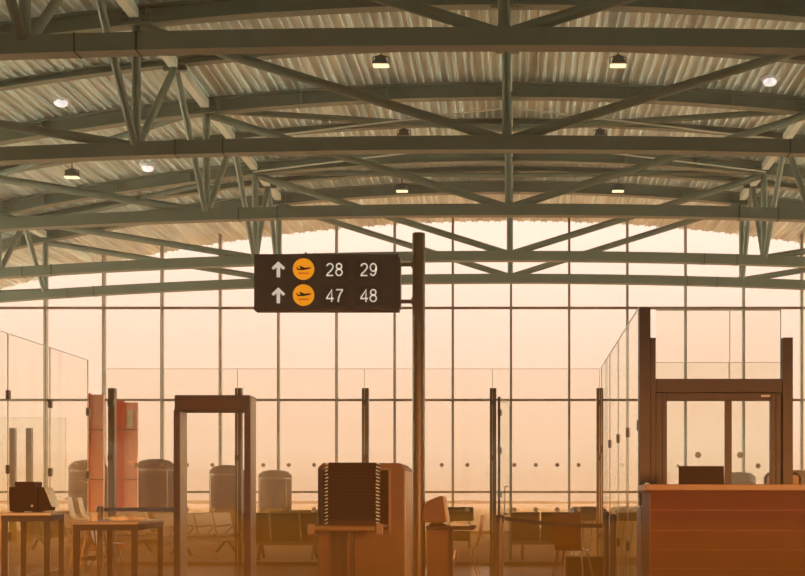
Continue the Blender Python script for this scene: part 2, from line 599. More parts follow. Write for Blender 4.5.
for px, py, d, lab in ((381, 64, 25.35, 'flood lamp with lit lens in the left of the front pair, above the sign'),
                       (618, 64, 25.35, 'flood lamp with lit lens in the right of the front pair'),
                       (72, 176, 30.5, 'flood lamp hanging alone at the far left under the vault'),
                       (404, 136, 30.5, 'flood lamp just behind the second truss chord, left of the king post'),
                       (600, 136, 30.5, 'flood lamp just behind the second truss chord, right of the king post'),
                       (402, 190, 34.8, 'small far flood lamp left of centre, above the third truss chord'),
                       (618, 190, 34.8, 'small far flood lamp right of centre, above the third truss chord')):
    xx = X(px, d)
    flood(px, py, d, lab, max(0.2, arch(xx) + 0.21 - Z(py, d)))

def dome(px, py, d, lab):
    xx = X(px, d); zz = Z(py, d)
    t = thing('ceiling_light', lab, 'light', (xx, d, zz), 0, 'round white lights under the deck')
    m = MB(); m.lathe([(0.0, 0.12), (0.20, 0.12), (0.23, 0.06), (0.21, 0.0), (0.19, -0.01), (0.0, -0.01)], 24)
    m.build('housing', M['white'], t, smooth=True)
    m = MB(); m.lathe([(0.15, -0.01), (0.14, -0.08), (0.10, -0.11), (0.0, -0.12)], 24)
    m.build('diffuser', M['whitelamp'], t, smooth=True)
    m = MB(); m.tube((0, 0, 0.11), (0, 0, max(0.13, deckz(xx) - zz + 0.02)), 0.05, seg=10)
    m.build('stem', M['white'], t)
dome(61, 101, 27.0, 'round white ceiling light at the upper left')
dome(148, 167, 32.1, 'round white ceiling light just under the second truss chord')
dome(770, 80, 27.0, 'round white ceiling light at the upper right')

# ------------------------------------------------------------------ glass partitions
def glass_panel(parent, x0, x1, z0, z1, along='x', name='glass_panel'):
    m = MB()
    if along == 'x': m.box(x0, x1, -0.006, 0.006, z0, z1)
    else: m.box(-0.006, 0.006, x0, x1, z0, z1)
    g = m.build(name, M['pglass'], parent)
    # ground edges of the pane
    m = MB()
    if along == 'x':
        m.box(x0, x1, -0.0065, 0.0065, z1, z1 + 0.006)
        m.box(x1 - 0.008, x1, -0.0065, 0.0065, z0, z1)
    else:
        m.box(-0.0065, 0.0065, x0, x1, z1, z1 + 0.006)
        m.box(-0.0065, 0.0065, x1 - 0.012, x1, z0, z1)
    m.build('pane_edge', M['gedge'], g)
    return g

D1 = 20.32
t = thing('glass_partition', 'long clear glass partition with bronze posts crossing the hall behind the checkpoint', 'partition', (0, D1, 0))
posts = [111, 238, 365, 493, 600]
xp = [X(q, D1) for q in posts]
edges = [X(104, D1)] + [(q + 0.0) for q in xp[1:]]
pw = 0.055
for i, q in enumerate(xp):
    m = MB(); m.box(q - pw, q + pw, 0.01, 0.13, 0, Z(388, D1))
    ps = m.build('post', M['post'], t)
    m = MB(); m.box(q - pw - 0.03, q + pw + 0.03, -0.02, 0.16, 0.004, 0.02); m.build('foot_plate', M['clampm'], ps)
    for z in (0.5, 1.05 + 45 / 59.0, 2.75):
        m = MB(); m.box(q - 0.05, q + 0.05, -0.03, 0.01, z - 0.05, z + 0.05); m.build('glass_clamp', M['clampm'], ps)
for i in range(4):
    a = edges[0] if i == 0 else xp[i]
    g = glass_panel(t, a + 0.005, xp[i + 1] - 0.005, 0.04, Z(369, D1))
    n = 4
    for k in range(1, 5):
        xd = xp[i] + (xp[i + 1] - xp[i]) * k / 5
        for z, r in ((Z(465, D1), 0.034), (Z(509.5, D1), 0.040)):
            m = MB(); m.tube((xd, -0.012, z), (xd, -0.006, z), r, seg=16); m.build('safety_dot', M['frosted'], g)
m = MB(); m.box(X(104, D1), xp[-1], -0.02, 0.02, 0.004, 0.05); m.build('floor_rail', M['alu'], t)

def side_wall(xw, ys, ztop, label, clampz, px_posts=()):
    t = thing('glass_partition', label, 'partition', (xw, 0, 0))
    for a, b in zip(ys, ys[1:]):
        g = glass_panel(t, a + 0.006, b - 0.006, 0.04, ztop, 'y')
    for y in ys:
        for z in clampz:
            m = MB(); m.box(-0.022, 0.022, y - 0.035, y + 0.035, z - 0.06, z + 0.06); m.build('glass_clamp', M['clampm'], t)
    m = MB(); m.box(-0.03, 0.03, ys[0], ys[-1], 0.0, 0.05); m.build('floor_rail', M['alu'], t)
    return t
side_wall(1.42, [13.95, 15.35, 16.8, 18.3, 20.1], 3.32, 'clear glass side wall running back from the tall brown post', (0.5, 1.95))
side_wall(-6.82, [14.6, 16.1, 17.55, 19.1], 3.32, 'clear glass side wall at the left beside the high tables', (0.6, 1.5, 2.5))

# glass door leaf standing open behind the centre-right post
t = thing('glass_door', 'open glass door leaf on hinges just right of the middle bronze post', 'door', (X(499, D1) , D1 + 0.16, 0), math.radians(-7))
g = glass_panel(t, 0.02, 1.55, 0.05, Z(396, D1), 'y', 'glass_leaf')
for y_ in (0.0, 1.56):
    m = MB(); m.box(-0.02, 0.02, y_ - 0.02, y_ + 0.02, 0.01, Z(396, D1)); m.build('stile', M['post'], t)
for z in (0.4, 1.2, 1.95, 2.6):
    m = MB(); m.box(-0.03, 0.03, 0.02, 0.16, z - 0.05, z + 0.05); m.build('hinge', M['clampm'], t)
m = MB(); m.path([(-0.03, 1.40, 0.85), (-0.09, 1.40, 0.85), (-0.09, 1.40, 1.35), (-0.03, 1.40, 1.35)], 0.014); m.build('pull_handle', M['clampm'], t)

# second, farther screen on the left
t = thing('glass_partition', 'far short glass screen with two posts, seen through the left glass', 'partition', (0, 31.0, 0))
for q in (12, 28.5):
    m = MB(); m.box(X(q, 31) - 0.07, X(q, 31) + 0.07, 0, 0.12, 0.004, Z(428, 31)); m.build('post', M['post'], t)
glass_panel(t, X(0, 31), X(66, 31), 0.05, Z(418, 31))
# glass behind the portal
d = 19.2
t = thing('glass_partition', 'clear glass screen standing behind the brown doorway portal', 'partition', (0, d, 0))
for a, b in ((656, 729), (729, 790)):
    g = glass_panel(t, X(a, d), X(b, d), 0.04, Z(362.6, d))
    for q, r in ((698, 0.042), (740, 0.042), (678, 0.02), (758, 0.034)):
        if a < q < b:
            m = MB(); m.tube((X(q, d), -0.012, Z(455 if r > 0.04 else 466, d)), (X(q, d), -0.006, Z(455 if r > 0.04 else 466, d)), r * 1.2, seg=16)
            m.build('safety_dot', M['frosted'], g)
m = MB(); m.box(X(656, d), X(790, d), -0.02, 0.02, 0, 0.05); m.build('floor_rail', M['alu'], t)

def ell(cx_, cz_, rx, rz_, a0=0, a1=360, n=22):
    return [(cx_ + rx * math.cos(math.radians(a0 + (a1 - a0) * k / n)), cz_ + rz_ * math.sin(math.radians(a0 + (a1 - a0) * k / n))) for k in range(n + (0 if abs(a1 - a0) >= 360 else 1))]
GLYPH = {
    '2': [(ell(.27, .71, .225, .24, 170, -38) + [(.30, .36), (.12, .20), (.05, .06), (.05, .045), (.51, .045)], False)],
    '8': [(ell(.27, .745, .19, .205), True), (ell(.27, .285, .225, .24), True)],
    '9': [(ell(.27, .66, .215, .29), True), ([(.485, .66), (.48, .47), (.43, .22), (.34, .085), (.24, .05), (.13, .09), (.07, .22)], False)],
    '4': [([(.40, 0.0), (.40, .93), (.035, .315), (.035, .27), (.55, .27)], False)],
    '7': [([(.04, .945), (.51, .945), (.50, .88), (.34, .60), (.23, .28), (.20, 0.0)], False)],
}
def stroke(m, pts, w, closed, y0, y1):
    """flat ribbon of constant width along a polyline in the x,z plane"""
    n = len(pts)
    rings = []
    for k, p in enumerate(pts):
        a = pts[k - 1] if (k > 0 or closed) else None
        b = pts[(k + 1) % n] if (k < n - 1 or closed) else None
        p_ = Vector(p)
        d1 = (p_ - Vector(a)).normalized() if a else None
        d2 = (Vector(b) - p_).normalized() if b else None
        d1 = d1 or d2; d2 = d2 or d1
        t_ = (d1 + d2).normalized()
        nrm = Vector((-t_.y, t_.x))
        k_ = min(1.8, 1.0 / max(0.3, nrm.dot(Vector((-d1.y, d1.x)))))
        l, r_ = p_ + nrm * w / 2 * k_, p_ - nrm * w / 2 * k_
        rings.append([m.bm.verts.new((q[0], y, q[1])) for q, y in ((l, y0), (r_, y0), (r_, y1), (l, y1))])
    seq = list(zip(rings, rings[1:])) + ([(rings[-1], rings[0])] if closed else [])
    for A, B in seq:
        for k in range(4):
            m.bm.faces.new((A[k], B[k], B[(k + 1) % 4], A[(k + 1) % 4]))
    if not closed:
        m.bm.faces.new(rings[0]); m.bm.faces.new(rings[-1][::-1])

# ------------------------------------------------------------------ gate sign on its pole
d = 13.8
t = thing('sign_pole', 'tall brushed steel pole holding the gate sign', 'pole', (X(418.7, d), d, 0))
m = MB(); m.lathe([(0.0, 0.0), (0.074, 0.0), (0.074, Z(235, d)), (0.072, Z(233.5, d)), (0.0, Z(233, d))], 32)
m.build('pole', M['chrome'], t, smooth=True)
m = MB(); m.lathe([(0.0, 0.0), (0.10, 0.0), (0.10, 0.02), (0.08, 0.03), (0.0, 0.03)], 28); m.build('base_plate', M['chrome'], t, smooth=True)
for y in (264.5, 301.5):
    m = MB(); z = Z(y, d)
    m.box(X(399, d) - X(418.7, d), -0.05, -0.02, 0.02, z - 0.02, z + 0.02)
    m.box(-0.082, -0.06, -0.04, 0.04, z - 0.04, z + 0.04)
    m.build('bracket', M['chrome'], t)

df = d - 0.09
sx0, sx1 = X(254, df), X(398.5, df)
sz0, sz1 = Z(310.3, df), Z(254, df)
t = thing('gate_sign', 'dark brown gate sign with arrows, plane symbols and numbers 28 29 47 48', 'sign', (sx0, d, sz0), math.radians(0))
sw, sh = sx1 - sx0, sz1 - sz0
m = MB(); m.box(0, sw, -0.09, 0.09, 0, sh); m.build('sign_box', M['signbox'], t, bevel=0.003)
m = MB(); m.box(sw, sw + 0.02, -0.06, 0.06, 0.03, sh - 0.03); m.build('end_cap', M['clampm'], t)
for lx in (sw * 0.35,):
    m = MB(); m.box(lx - 0.01, lx + 0.01, -0.02, 0.02, sh, sh + 0.035); m.build('lifting_lug', M['clampm'], t)
YF = -0.09
def sp_(px, py): return (X(px, df) - sx0, Z(py, df) - sz0)
for row, py in enumerate((269.6, 295.6)):
    cx, cz = sp_(278.4, py)
    a = 0.073
    m = MB()
    # arrow: shaft and chevron head as one outline
    o = [(-0.022, -0.10), (0.022, -0.10), (0.022, 0.035), (0.062, -0.003), (0.088, 0.022), (0.0, 0.105),
         (-0.088, 0.022), (-0.062, -0.003), (-0.022, 0.035)]
    m.prism([(cx + u * 0.88, cz + v * 0.88) for u, v in o], YF - 0.006, YF, 'y')
    m.build('arrow', M['signwhite'], t)
    cx, cz = sp_(303.6, py - 0.4)
    m = MB(); m.tube((cx, YF - 0.006, cz), (cx, YF, cz), 0.122, seg=48); disc = m.build('departure_disc', M['signorange'], t)
    m = MB()
    pl = [(-0.086, 0.022), (-0.072, 0.024), (-0.058, 0.004), (-0.030, 0.008), (-0.052, 0.040), (-0.036, 0.040), (0.012, 0.016),
          (0.060, 0.020), (0.082, 0.020), (0.088, 0.013), (0.076, 0.004), (0.040, -0.004), (-0.004, -0.012), (-0.026, -0.010), (-0.058, -0.014), (-0.070, -0.008)]
    m.prism([(cx + u, cz + v) for u, v in pl], YF - 0.010, YF - 0.006, 'y')
    m.build('plane_icon', M['signblack'], disc)
    m = MB(); m.box(cx - 0.06, cx + 0.06, YF - 0.009, YF - 0.006, cz - 0.056, cz - 0.040)
    m.build('runway_bar', mat('sign_bar', (226, 110, 10), 0.5, 0, 0.02, emit=0.3), disc)
    for q, txt in ((334.4, ('28', '47')[row]), (368.6, ('29', '48')[row])):
        cx, cz = sp_(q, py)
        m = MB(); m.box(cx - 0.155, cx + 0.155, YF - 0.004, YF, cz - 0.115, cz + 0.115)
        tl = m.build('number_tile', M['signtile'], t, bevel=0.0)
        H, P = 0.150, 0.104
        for n_, ch in enumerate(txt):
            ox = cx + (n_ - 0.5) * P - 0.27 * H
            m = MB()
            for pts, closed in GLYPH[ch]:
                stroke(m, [(ox + u * H * 1.04, cz + (v - 0.5) * H) for u, v in pts], 0.0165, closed, YF - 0.007, YF - 0.004)
            m.build('numeral', M['signwhite'], tl)

# ------------------------------------------------------------------ walk-through detector
d = 12.8
gx0, gx1 = X(174.3, d), X(250, d)
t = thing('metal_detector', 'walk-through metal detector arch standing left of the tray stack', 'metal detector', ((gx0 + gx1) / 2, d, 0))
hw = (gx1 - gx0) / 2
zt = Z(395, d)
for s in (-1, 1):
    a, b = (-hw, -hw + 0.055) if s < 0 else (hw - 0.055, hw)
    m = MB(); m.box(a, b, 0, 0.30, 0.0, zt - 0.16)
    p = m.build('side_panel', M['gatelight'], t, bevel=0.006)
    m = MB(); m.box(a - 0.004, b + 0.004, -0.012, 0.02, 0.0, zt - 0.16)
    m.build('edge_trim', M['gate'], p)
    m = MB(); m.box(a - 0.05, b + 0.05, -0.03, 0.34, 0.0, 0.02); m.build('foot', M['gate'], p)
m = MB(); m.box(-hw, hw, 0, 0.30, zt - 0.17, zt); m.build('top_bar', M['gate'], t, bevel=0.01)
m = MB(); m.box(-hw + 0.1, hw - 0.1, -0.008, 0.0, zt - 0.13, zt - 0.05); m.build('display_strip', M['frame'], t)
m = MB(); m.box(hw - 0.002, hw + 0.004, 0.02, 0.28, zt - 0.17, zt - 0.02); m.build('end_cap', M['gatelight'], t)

# ------------------------------------------------------------------ x-ray scanner with tray stack
d = 12.6
t = thing('baggage_scanner', 'large boxy baggage scanner with a dark sheet for its shaded tunnel, behind the tray stack', 'scanner', (X(361, d), d, 0))
w = 0.455
zt = Z(463, d)
m = MB()
c = 0.05
m.prism([(-w, 0.08), (w, 0.08), (w, zt - c), (w - c, zt), (-w + c, zt), (-w, zt - c)], 0, 0.95, 'y')
b = m.build('body', M['xray'], t, bevel=0.01)
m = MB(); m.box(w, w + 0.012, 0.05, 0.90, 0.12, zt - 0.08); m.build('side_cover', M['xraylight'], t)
m = MB(); m.box(-w + 0.06, X(388, d) - X(361, d), -0.012, 0.0, Z(530, d), Z(469, d)); m.build('tunnel_shade', M['black'], t)  # black sheet standing in for the shade inside the tunnel opening
m = MB()
xr = X(389, d) - X(361, d)
m.box(xr, xr + 0.022, -0.02, 0.0, Z(535, d), Z(470, d)); m.box(-w + 0.05, xr + .022, -0.02, 0.0, Z(470, d), Z(468, d))
m.build('tunnel_frame', M['alu'], t)
for s in (-1, 1):
    for y in (0.12, 0.82):
        m = MB(); m.box(s * (w - 0.12) - 0.04, s * (w - 0.12) + 0.04, y - 0.04, y + 0.04, 0, 0.08)
        m.build('foot', M['black'], t)
m = MB(); m.tube((w - .12, -0.012, Z(538, d)), (w - .12, 0, Z(538, d)), 0.02, seg=12)
m.build('key_switch', M['clampm'], t)

d2 = 12.05
t = thing('roller_table', 'narrow roller table on a twin post carrying the stacked trays', 'table', (X(349, d2), d2, 0))
xa, xb = X(314, d2) - X(349, d2), X(384, d2) - X(349, d2)
zt2 = Z(525, d2)
m = MB(); m.box(xa, xb, -0.22, 0.30, zt2 - 0.03, zt2 - 0.001); m.build('table_bed', M['alu'], t, bevel=0.004)
m = MB(); m.tube((xa + 0.02, -0.245, zt2 - 0.03), (xb - 0.06, -0.245, zt2 - 0.03), 0.028, seg=16); m.build('front_rail', M['alu'], t, smooth=True)
for s, q in ((-1, xa), (1, xb - 0.03)):
    m = MB(); m.box(q - 0.02, q + 0.05, -0.27, -0.19, zt2 - 0.09, zt2 + 0.015); m.build('end_bracket', M['alu'], t, bevel=0.008)
for q in (-0.045, 0.035):
    m = MB(); m.box(q - 0.018, q + 0.018, -0.05, 0.05, 0.0, zt2 - 0.03); m.build('leg', M['tableleg'], t)
m = MB(); m.box(-0.22, 0.22, -0.15, 0.15, 0, 0.02); m.build('foot_plate', M['tableleg'], t)

# trays: one built with its parts, the rest copied
NT = 18
tx0, tx1 = X(329, d2 - 0.1), X(377, d2 - 0.1)
tw = (tx1 - tx0) / 2
pitch_t = (Z(463, d2) - zt2) / NT
def make_tray():
    t = thing('security_tray', '', 'tray', (0, 0, 0), 0, 'grey trays stacked in front of the scanner')
    m = MB()
    h = pitch_t * 1.0
    # nested tray: sloped walls and a floor
    m.prism([(-tw, h * 0.97), (-tw + 0.006, h * 0.03), (tw - 0.006, h * 0.03), (tw, h * 0.97)], -0.17, 0.17, 'y')
    m.build('tray_body', M['tray'], t)
    for s in (-1, 1):
        m = MB()
        x1_ = s * tw
        m.prism([(x1_, h * 0.95), (x1_ + s * 0.035, h * 0.55), (x1_ + s * 0.030, h * 0.40), (x1_ - s * 0.012, h * 0.72)], -0.165, -0.10, 'y')
        m.build('rim_highlight', M['rim'], t)  # near-white pieces paint the highlights along the tray rims
    return t
base_tray = make_tray()
words = {0: 'bottommost dark tray, lying directly on the roller table', NT - 1: 'topmost dark tray of the tall stack',
         1: 'second tray from the bottom of the stack', NT - 2: 'tray just below the topmost one in the stack'}
ordn = ['first', 'second', 'third', 'fourth', 'fifth', 'sixth', 'seventh', 'eighth', 'ninth']
for k in range(NT):
    o = base_tray if k == 0 else copy_tree(base_tray)
    o.location = ((tx0 + tx1) / 2 + random.uniform(-0.004, 0.004), d2, zt2 + k * pitch_t)
    if k in words: lab = words[k]
    elif k < 9: lab = 'dark plastic tray, %s up from the roller table in the stack' % ordn[k]
    else: lab = 'dark plastic tray, %s down from the top of the stack' % ordn[NT - 1 - k]
    o['label'] = lab

# ------------------------------------------------------------------ inspection desk with monitor
d = 13.6
t = thing('inspection_desk', 'small inspection desk with solid side right of the steel pole', 'desk', (0, d, 0))
zt = Z(526, d)
m = MB(); m.box(X(426, d), X(474, d), -0.02, 0.72, zt - 0.045, zt); m.build('desktop', M['tableleg'], t, bevel=0.006)
m = MB(); m.box(X(427, d), X(450, d), 0.03, 0.65, 0.0, zt - 0.045); m.build('side_panel', M['xray'], t)
m = MB(); m.box(X(449, d), X(452.5, d), 0.0, 0.05, 0.0, zt - 0.045); m.build('leg', M['tableleg'], t)
t = thing('computer_monitor', 'bulky tube monitor seen from the side on the inspection desk', 'monitor', (X(436, d), d + 0.25, zt))
k = d / F
m = MB()
pts = [(-0.17, 0.06), (-0.16, 0.20), (-0.10, 0.285), (0.045, 0.345), (0.085, 0.33), (0.115, 0.05), (0.02, 0.03), (-0.12, 0.04)]
m.prism(pts, -0.17, 0.17, 'y'); m.build('casing', M['xray'], t, bevel=0.012)
m = MB(); m.prism([(0.072, 0.335), (0.092, 0.335), (0.135, 0.045), (0.112, 0.04)], -0.18, 0.18, 'y'); m.build('bezel', M['xraylight'], t)
m = MB(); m.lathe([(0.10, 0.0), (0.09, 0.02), (0.04, 0.045), (0.04, 0.06)], 16); m.build('swivel_base', M['black'], t)
t = thing('keyboard', 'pale keyboard lying on the inspection desk in front of the monitor', 'keyboard', (X(458, d), d + 0.2, zt))
m = MB(); m.prism([(-0.09, 0.0), (0.12, 0.0), (0.12, 0.012), (-0.09, 0.035)], -0.2, 0.2); m.build('case', M['rim'], t)
for r in range(4):
    for c_ in range(12):
        xx = -0.07 + r * 0.045; yy = -0.17 + c_ * 0.03
        m = MB(); m.box(xx, xx + 0.035, yy, yy + 0.022, 0.012, 0.04 - r * 0.005)
        m.build('key', M['paper'], t)

d = 24.0
t = thing('equipment_trolley', 'dark equipment case on a stand beyond the inspection desk, behind glass', 'trolley', (X(460, d), d, 0))
m = MB(); m.box(-0.29, 0.26, 0, 0.4, Z(521, d), Z(507, d)); cs = m.build('case', M['black'], t, bevel=0.015)
m = MB(); m.box(-0.29, 0.20, -0.012, 0.0, Z(511.5, d), Z(509.5, d)); m.build('trim_strip', M['alu'], cs)
m = MB(); m.box(-0.24, 0.20, 0.05, 0.35, Z(541, d), Z(531, d)); m.build('lower_tray', M['leather'], t, bevel=0.01)
for s in (-0.2, 0.18):
    m = MB(); m.box(s - 0.02, s + 0.02, 0.18, 0.22, 0.004, Z(521, d)); m.build('leg', M['tableleg'], t)

# ------------------------------------------------------------------ chairs
def make_chair(name, label, mt, seat_z=0.455, back_h=0.40, group=None, hw=0.19, stool=False):
    """moulded shell chair, faces -Y in local space (backrest on +Y side)"""
    t = thing(name, label, 'stool' if stool else 'chair', (0, 0, 0), 0, group)
    m = MB()
    prof = [(-0.20, seat_z - 0.012), (-0.16, seat_z), (0.10, seat_z - 0.008), (0.155, seat_z + 0.02), (0.18, seat_z + 0.07)]
    def strip(pts_, w0, w1, th=0.014, cols=6):
        rows = []
        for i, (y, z) in enumerate(pts_):
            u = i / (len(pts_) - 1)
            hwid = w0 + (w1 - w0) * u
            rows.append([[m.bm.verts.new((-hwid + 2 * hwid * c_ / cols, y + dy, z + dz)) for c_ in range(cols + 1)]
                         for dy, dz in ((0, 0), (th * 0.5, -th))])
        for a, b_ in zip(rows, rows[1:]):
            for L in (0, 1):
                for c_ in range(cols):
                    m.bm.faces.new((a[L][c_], a[L][c_ + 1], b_[L][c_ + 1], b_[L][c_]))
            for c_ in (0, cols):
                m.bm.faces.new((a[0][c_], b_[0][c_], b_[1][c_], a[1][c_]))
        for r in (rows[0], rows[-1]):
            for c_ in range(cols):
                m.bm.faces.new((r[0][c_], r[0][c_ + 1], r[1][c_ + 1], r[1][c_]))
    strip(prof, hw, hw * 0.9)
    m.build('seat', mt, t, smooth=True)
    m = MB()
    strip([(0.18, seat_z + 0.07), (0.20, seat_z + 0.15), (0.225, seat_z + 0.28), (0.245, seat_z + back_h)], hw * 0.9, hw * 1.0)
    m.build('backrest', mt, t, smooth=True)
    for sx in (-1, 1):
        for sy, y1 in ((-1, -0.20), (1, 0.22)):
            m = MB()
            m.tube((sx * hw * 0.75, 0.10 * sy, seat_z - 0.02), (sx * (hw + 0.03), y1, 0.0), 0.011, seg=8)
            m.build('leg', M['legmetal'], t, smooth=True)
    if stool:
        m = MB(); z = 0.30
        q = hw + 0.0
        m.path([(-q, -0.16, z), (q, -0.16, z), (q, 0.16, z), (-q, 0.16, z), (-q, -0.16, z)], 0.009)
        m.build('footrest', M['legmetal'], t)
    return t
c1 = make_chair('shell_chair', 'shell chair seen from the side at the inspection desk', M['plyorange'], 0.45, 0.44, 'moulded shell chairs')
c1.location = (X(464, 16.0), 16.0, 0); c1.rotation_euler = (0, 0, math.radians(-94))
c2 = make_chair('shell_chair', 'orange-brown shell chair with its back to view, right of the belt', M['plyorange'], 0.47, 0.45, 'moulded shell chairs', hw=0.20)
c2.location = (X(572, 15.4), 15.2, 0); c2.rotation_euler = (0, 0, math.radians(158))
s1 = make_chair('bar_stool', 'pale high stool behind the left end of the cup table, nearer of the two', M['ply'], 0.85, 0.26, 'pale high stools', 0.16, True)
s1.location = (X(87, 16.0), 16.0, 0); s1.rotation_euler = (0, 0, math.radians(99))
s2 = dup(s1, (X(97, 16.75), 16.75, 0), math.radians(100), 'pale high stool, farther right of the two beside the cup table')
c3 = make_chair('shell_chair', 'pale shell chair seen beneath the cup table at the left', M['ply'], 0.45, 0.40, 'moulded shell chairs')
c3.location = (X(108, 18.2), 18.2, 0); c3.rotation_euler = (0, 0, math.radians(96))

# beam seating
def make_bench(n, label, group, seat_m, back_m, hgt=0.85):
    """row of n seats along X, facing -Y"""
    t = thing('beam_bench', label, 'bench', (0, 0, 0), 0, group)
    wdt = 0.55
    L = n * wdt
    for k in range(n):
        x0_ = -L / 2 + k * wdt
        m = MB()
        m.prism([(-0.26, 0.40), (-0.24, 0.43), (0.18, 0.40), (0.20, 0.36), (0.18, 0.345), (-0.24, 0.37)], x0_ + 0.02, x0_ + wdt - 0.02, 'x')
        m.build('seat', seat_m, t, bevel=0.008)
        m = MB()
        m.prism([(0.18, 0.38), (0.22, 0.36), (0.36, hgt), (0.33, hgt + 0.015), (0.30, hgt)], x0_ + 0.015, x0_ + wdt - 0.015, 'x')
        m.build('backrest', back_m, t, bevel=0.008)
    m = MB(); m.box(-L / 2, L / 2, -0.04, 0.06, 0.27, 0.345); m.build('beam', M['alu'], t)
    for k in range(n + 1):
        x0_ = -L / 2 + k * wdt
        m = MB(); m.path([(x0_, 0.24, 0.56), (x0_, -0.18, 0.60), (x0_, -0.22, 0.56), (x0_, 0.02, 0.34)], 0.013); m.build('armrest', M['legmetal'], t)
    for s in (-1, 1):
        for e in (-1, 1):
            m = MB(); m.bar((s * L * 0.30, 0.01, 0.30), (s * L * 0.30, 0.01 + e * 0.28, 0.015), 0.05, 0.035)
            m.build('leg', M['leather'], t)
    return t
b1 = make_bench(4, 'row of slatted waiting seats seen sideways between the detector posts', 'benches in the waiting area', M['seatlight'], M['seatlight'], 0.84)
b1.location = (X(205, 24.4), 24.4, 0); b1.rotation_euler = (0, 0, math.radians(62))
b2 = make_bench(3, 'dark high-backed waiting seats between the detector and the scanner, backs to view', 'benches in the waiting area', M['leather'], M['leather'], 0.86)
b2.location = (X(288, 22.3), 22.3, 0); b2.rotation_euler = (0, 0, PI)
b3 = make_bench(2, 'dark high-backed waiting seats right of the belt barrier, backs to view', 'benches in the waiting area', M['leather'], M['leather'], 0.87)
b3.location = (X(540, 22.6), 22.6, 0); b3.rotation_euler = (0, 0, PI)
b4 = dup(b1, (X(118, 25), 25.0, 0), math.radians(60), 'slatted waiting seats glimpsed under the cup table beyond the glass')
b5 = dup(b2, (X(300, 30), 30.5, 0), PI, 'farther dark waiting seats whose tops show behind the front dark row')
b6 = dup(b2, (X(60, 27), 27.0, 0), math.radians(170), 'dark waiting seats beyond the glass behind the high stools')

# ------------------------------------------------------------------ domed air columns
def air_column(px, py, d, width, label):
    r = width / 2
    zt = Z(py, d)
    t = thing('air_column', label, 'air column', (X(px, d), d, 0), 0, 'domed metal air columns by the windows')
    m = MB(); m.lathe([(r, 0.06), (r, zt - 0.26)], 36); m.build('perforated_shell', M['diffuser'], t, smooth=True)
    m = MB(); m.lathe([(r * 1.015, zt - 0.27), (r * 1.02, zt - 0.235), (r * 0.97, zt - 0.14), (r * 0.72, zt - 0.04), (r * 0.3, zt - 0.004), (0, zt)], 36)
    m.build('dome_cap', M['diffuser'], t, smooth=True)
    m = MB(); m.lathe([(r * 1.03, zt - 0.285), (r * 1.03, zt - 0.255)], 36); m.build('rim_band', M['diffuser_edge'], t, smooth=True)
    m = MB(); m.lathe([(r * 1.04, 0.004), (r * 1.04, 0.07)], 36); m.build('plinth', M['diffuser_edge'], t, smooth=True)
    for a in (-0.9, 0.9):
        m = MB(); m.box(-0.012, 0.012, -r - 0.012, -r + 0.01, 0.07, zt - 0.28, Matrix.Rotation(0, 3, 'Z'))
        o = m.build('seam_strip', M['diffuser_edge'], t); o.rotation_euler = (0, 0, a)
air_column(155.5, 459, 29.0, 0.92, 'large domed metal air column just left of the metal detector')
air_column(88, 460, 29.0, 0.90, 'domed metal air column at far left, partly behind the salmon panel')
air_column(227, 465, 33.0, 0.95, 'domed metal air column seen through the metal detector arch')
air_column(275, 470, 38.0, 1.04, 'domed metal air column above the dark seats right of the detector')
air_column(739, 472, 38.0, 1.04, 'domed air column top visible through the doorway portal')
air_column(797, 470, 37.0, 1.10, 'domed air column top at the right edge beyond the portal')

# drum tables
def drum(px, d, label):
    t = thing('drum_planter', label, 'planter', (X(px, d), d, 0), 0, 'drum planters behind the orange-brown chair')
    r = 0.36
    m = MB(); m.lathe([(r * 0.93, 0.004), (r * 0.93, 0.72)], 28); m.build('drum_body', M['drum'], t, smooth=True)
    m = MB(); m.lathe([(r * 0.9, 0.70), (r * 1.03, 0.72), (r * 1.06, 0.84), (r * 1.0, 0.93), (r * 0.8, 0.975), (0, 0.985)], 28)
    m.build('rounded_cap', M['drumcap'], t, smooth=True)
    for k in range(5):
        a = -PI / 2 + (k - 2) * 0.5
        m = MB(); m.bar((r * 0.94 * math.cos(a), r * 0.94 * math.sin(a), 0.02), (r * 0.94 * math.cos(a + 0.2), r * 0.94 * math.sin(a + 0.2), 0.70), 0.012)
        m.build('rib', M['drumcap'], t)
drum(588, 23.6, 'round drum with dark cap directly behind the orange-brown chair')
drum(628, 23.6, 'round drum with dark cap nearest the tall brown post')
d = 17.0
m = MB()
m.box(X(566, d), X(609, d), -0.0, 0.4, 0.0, Z(557, d)); 
o = m.build('low_plinth', M['leather'], bevel=0.02, loc=(0, d, 0)); tag(o, 'low dark box on the floor behind the orange-brown chair', 'box')

# ------------------------------------------------------------------ belt barriers
def stanchion(px, d, ztop, label, r=0.035):
    t = thing('belt_post', label, 'belt post', (X(px, d), d, 0), 0, 'metal belt barrier posts')
    m = MB(); m.lathe([(r, 0.02), (r, ztop - 0.06)], 18); m.build('pole', M['chrome'], t, smooth=True)
    m = MB(); m.lathe([(r * 1.25, ztop - 0.08), (r * 1.3, ztop - 0.02), (r * 1.0, ztop)], 18); m.build('belt_cassette', M['clampm'], t, smooth=True)
    m = MB(); m.lathe([(0.17, 0.0), (0.17, 0.015), (0.05, 0.035)], 24); m.build('base', M['chrome'], t, smooth=True)
    return t
db = 13.2
stanchion(500, db, Z(515, db), 'belt barrier post beside the bronze partition post, left end of the belt', 0.042)
stanchion(606, db, Z(512, db), 'left of the paired belt posts by the brown portal', 0.032)
stanchion(612.8, db - 0.28, Z(514, db), 'right of the paired belt posts by the brown portal', 0.032)
stanchion(100, 14.6, Z(506, 14.6), 'belt barrier post behind the cup table at left', 0.035)
m = MB()
xa, za = X(500, db) + 0.055, Z(518.5, db); xb, zb = X(606, db) - 0.04, Z(526, db)
n = 10
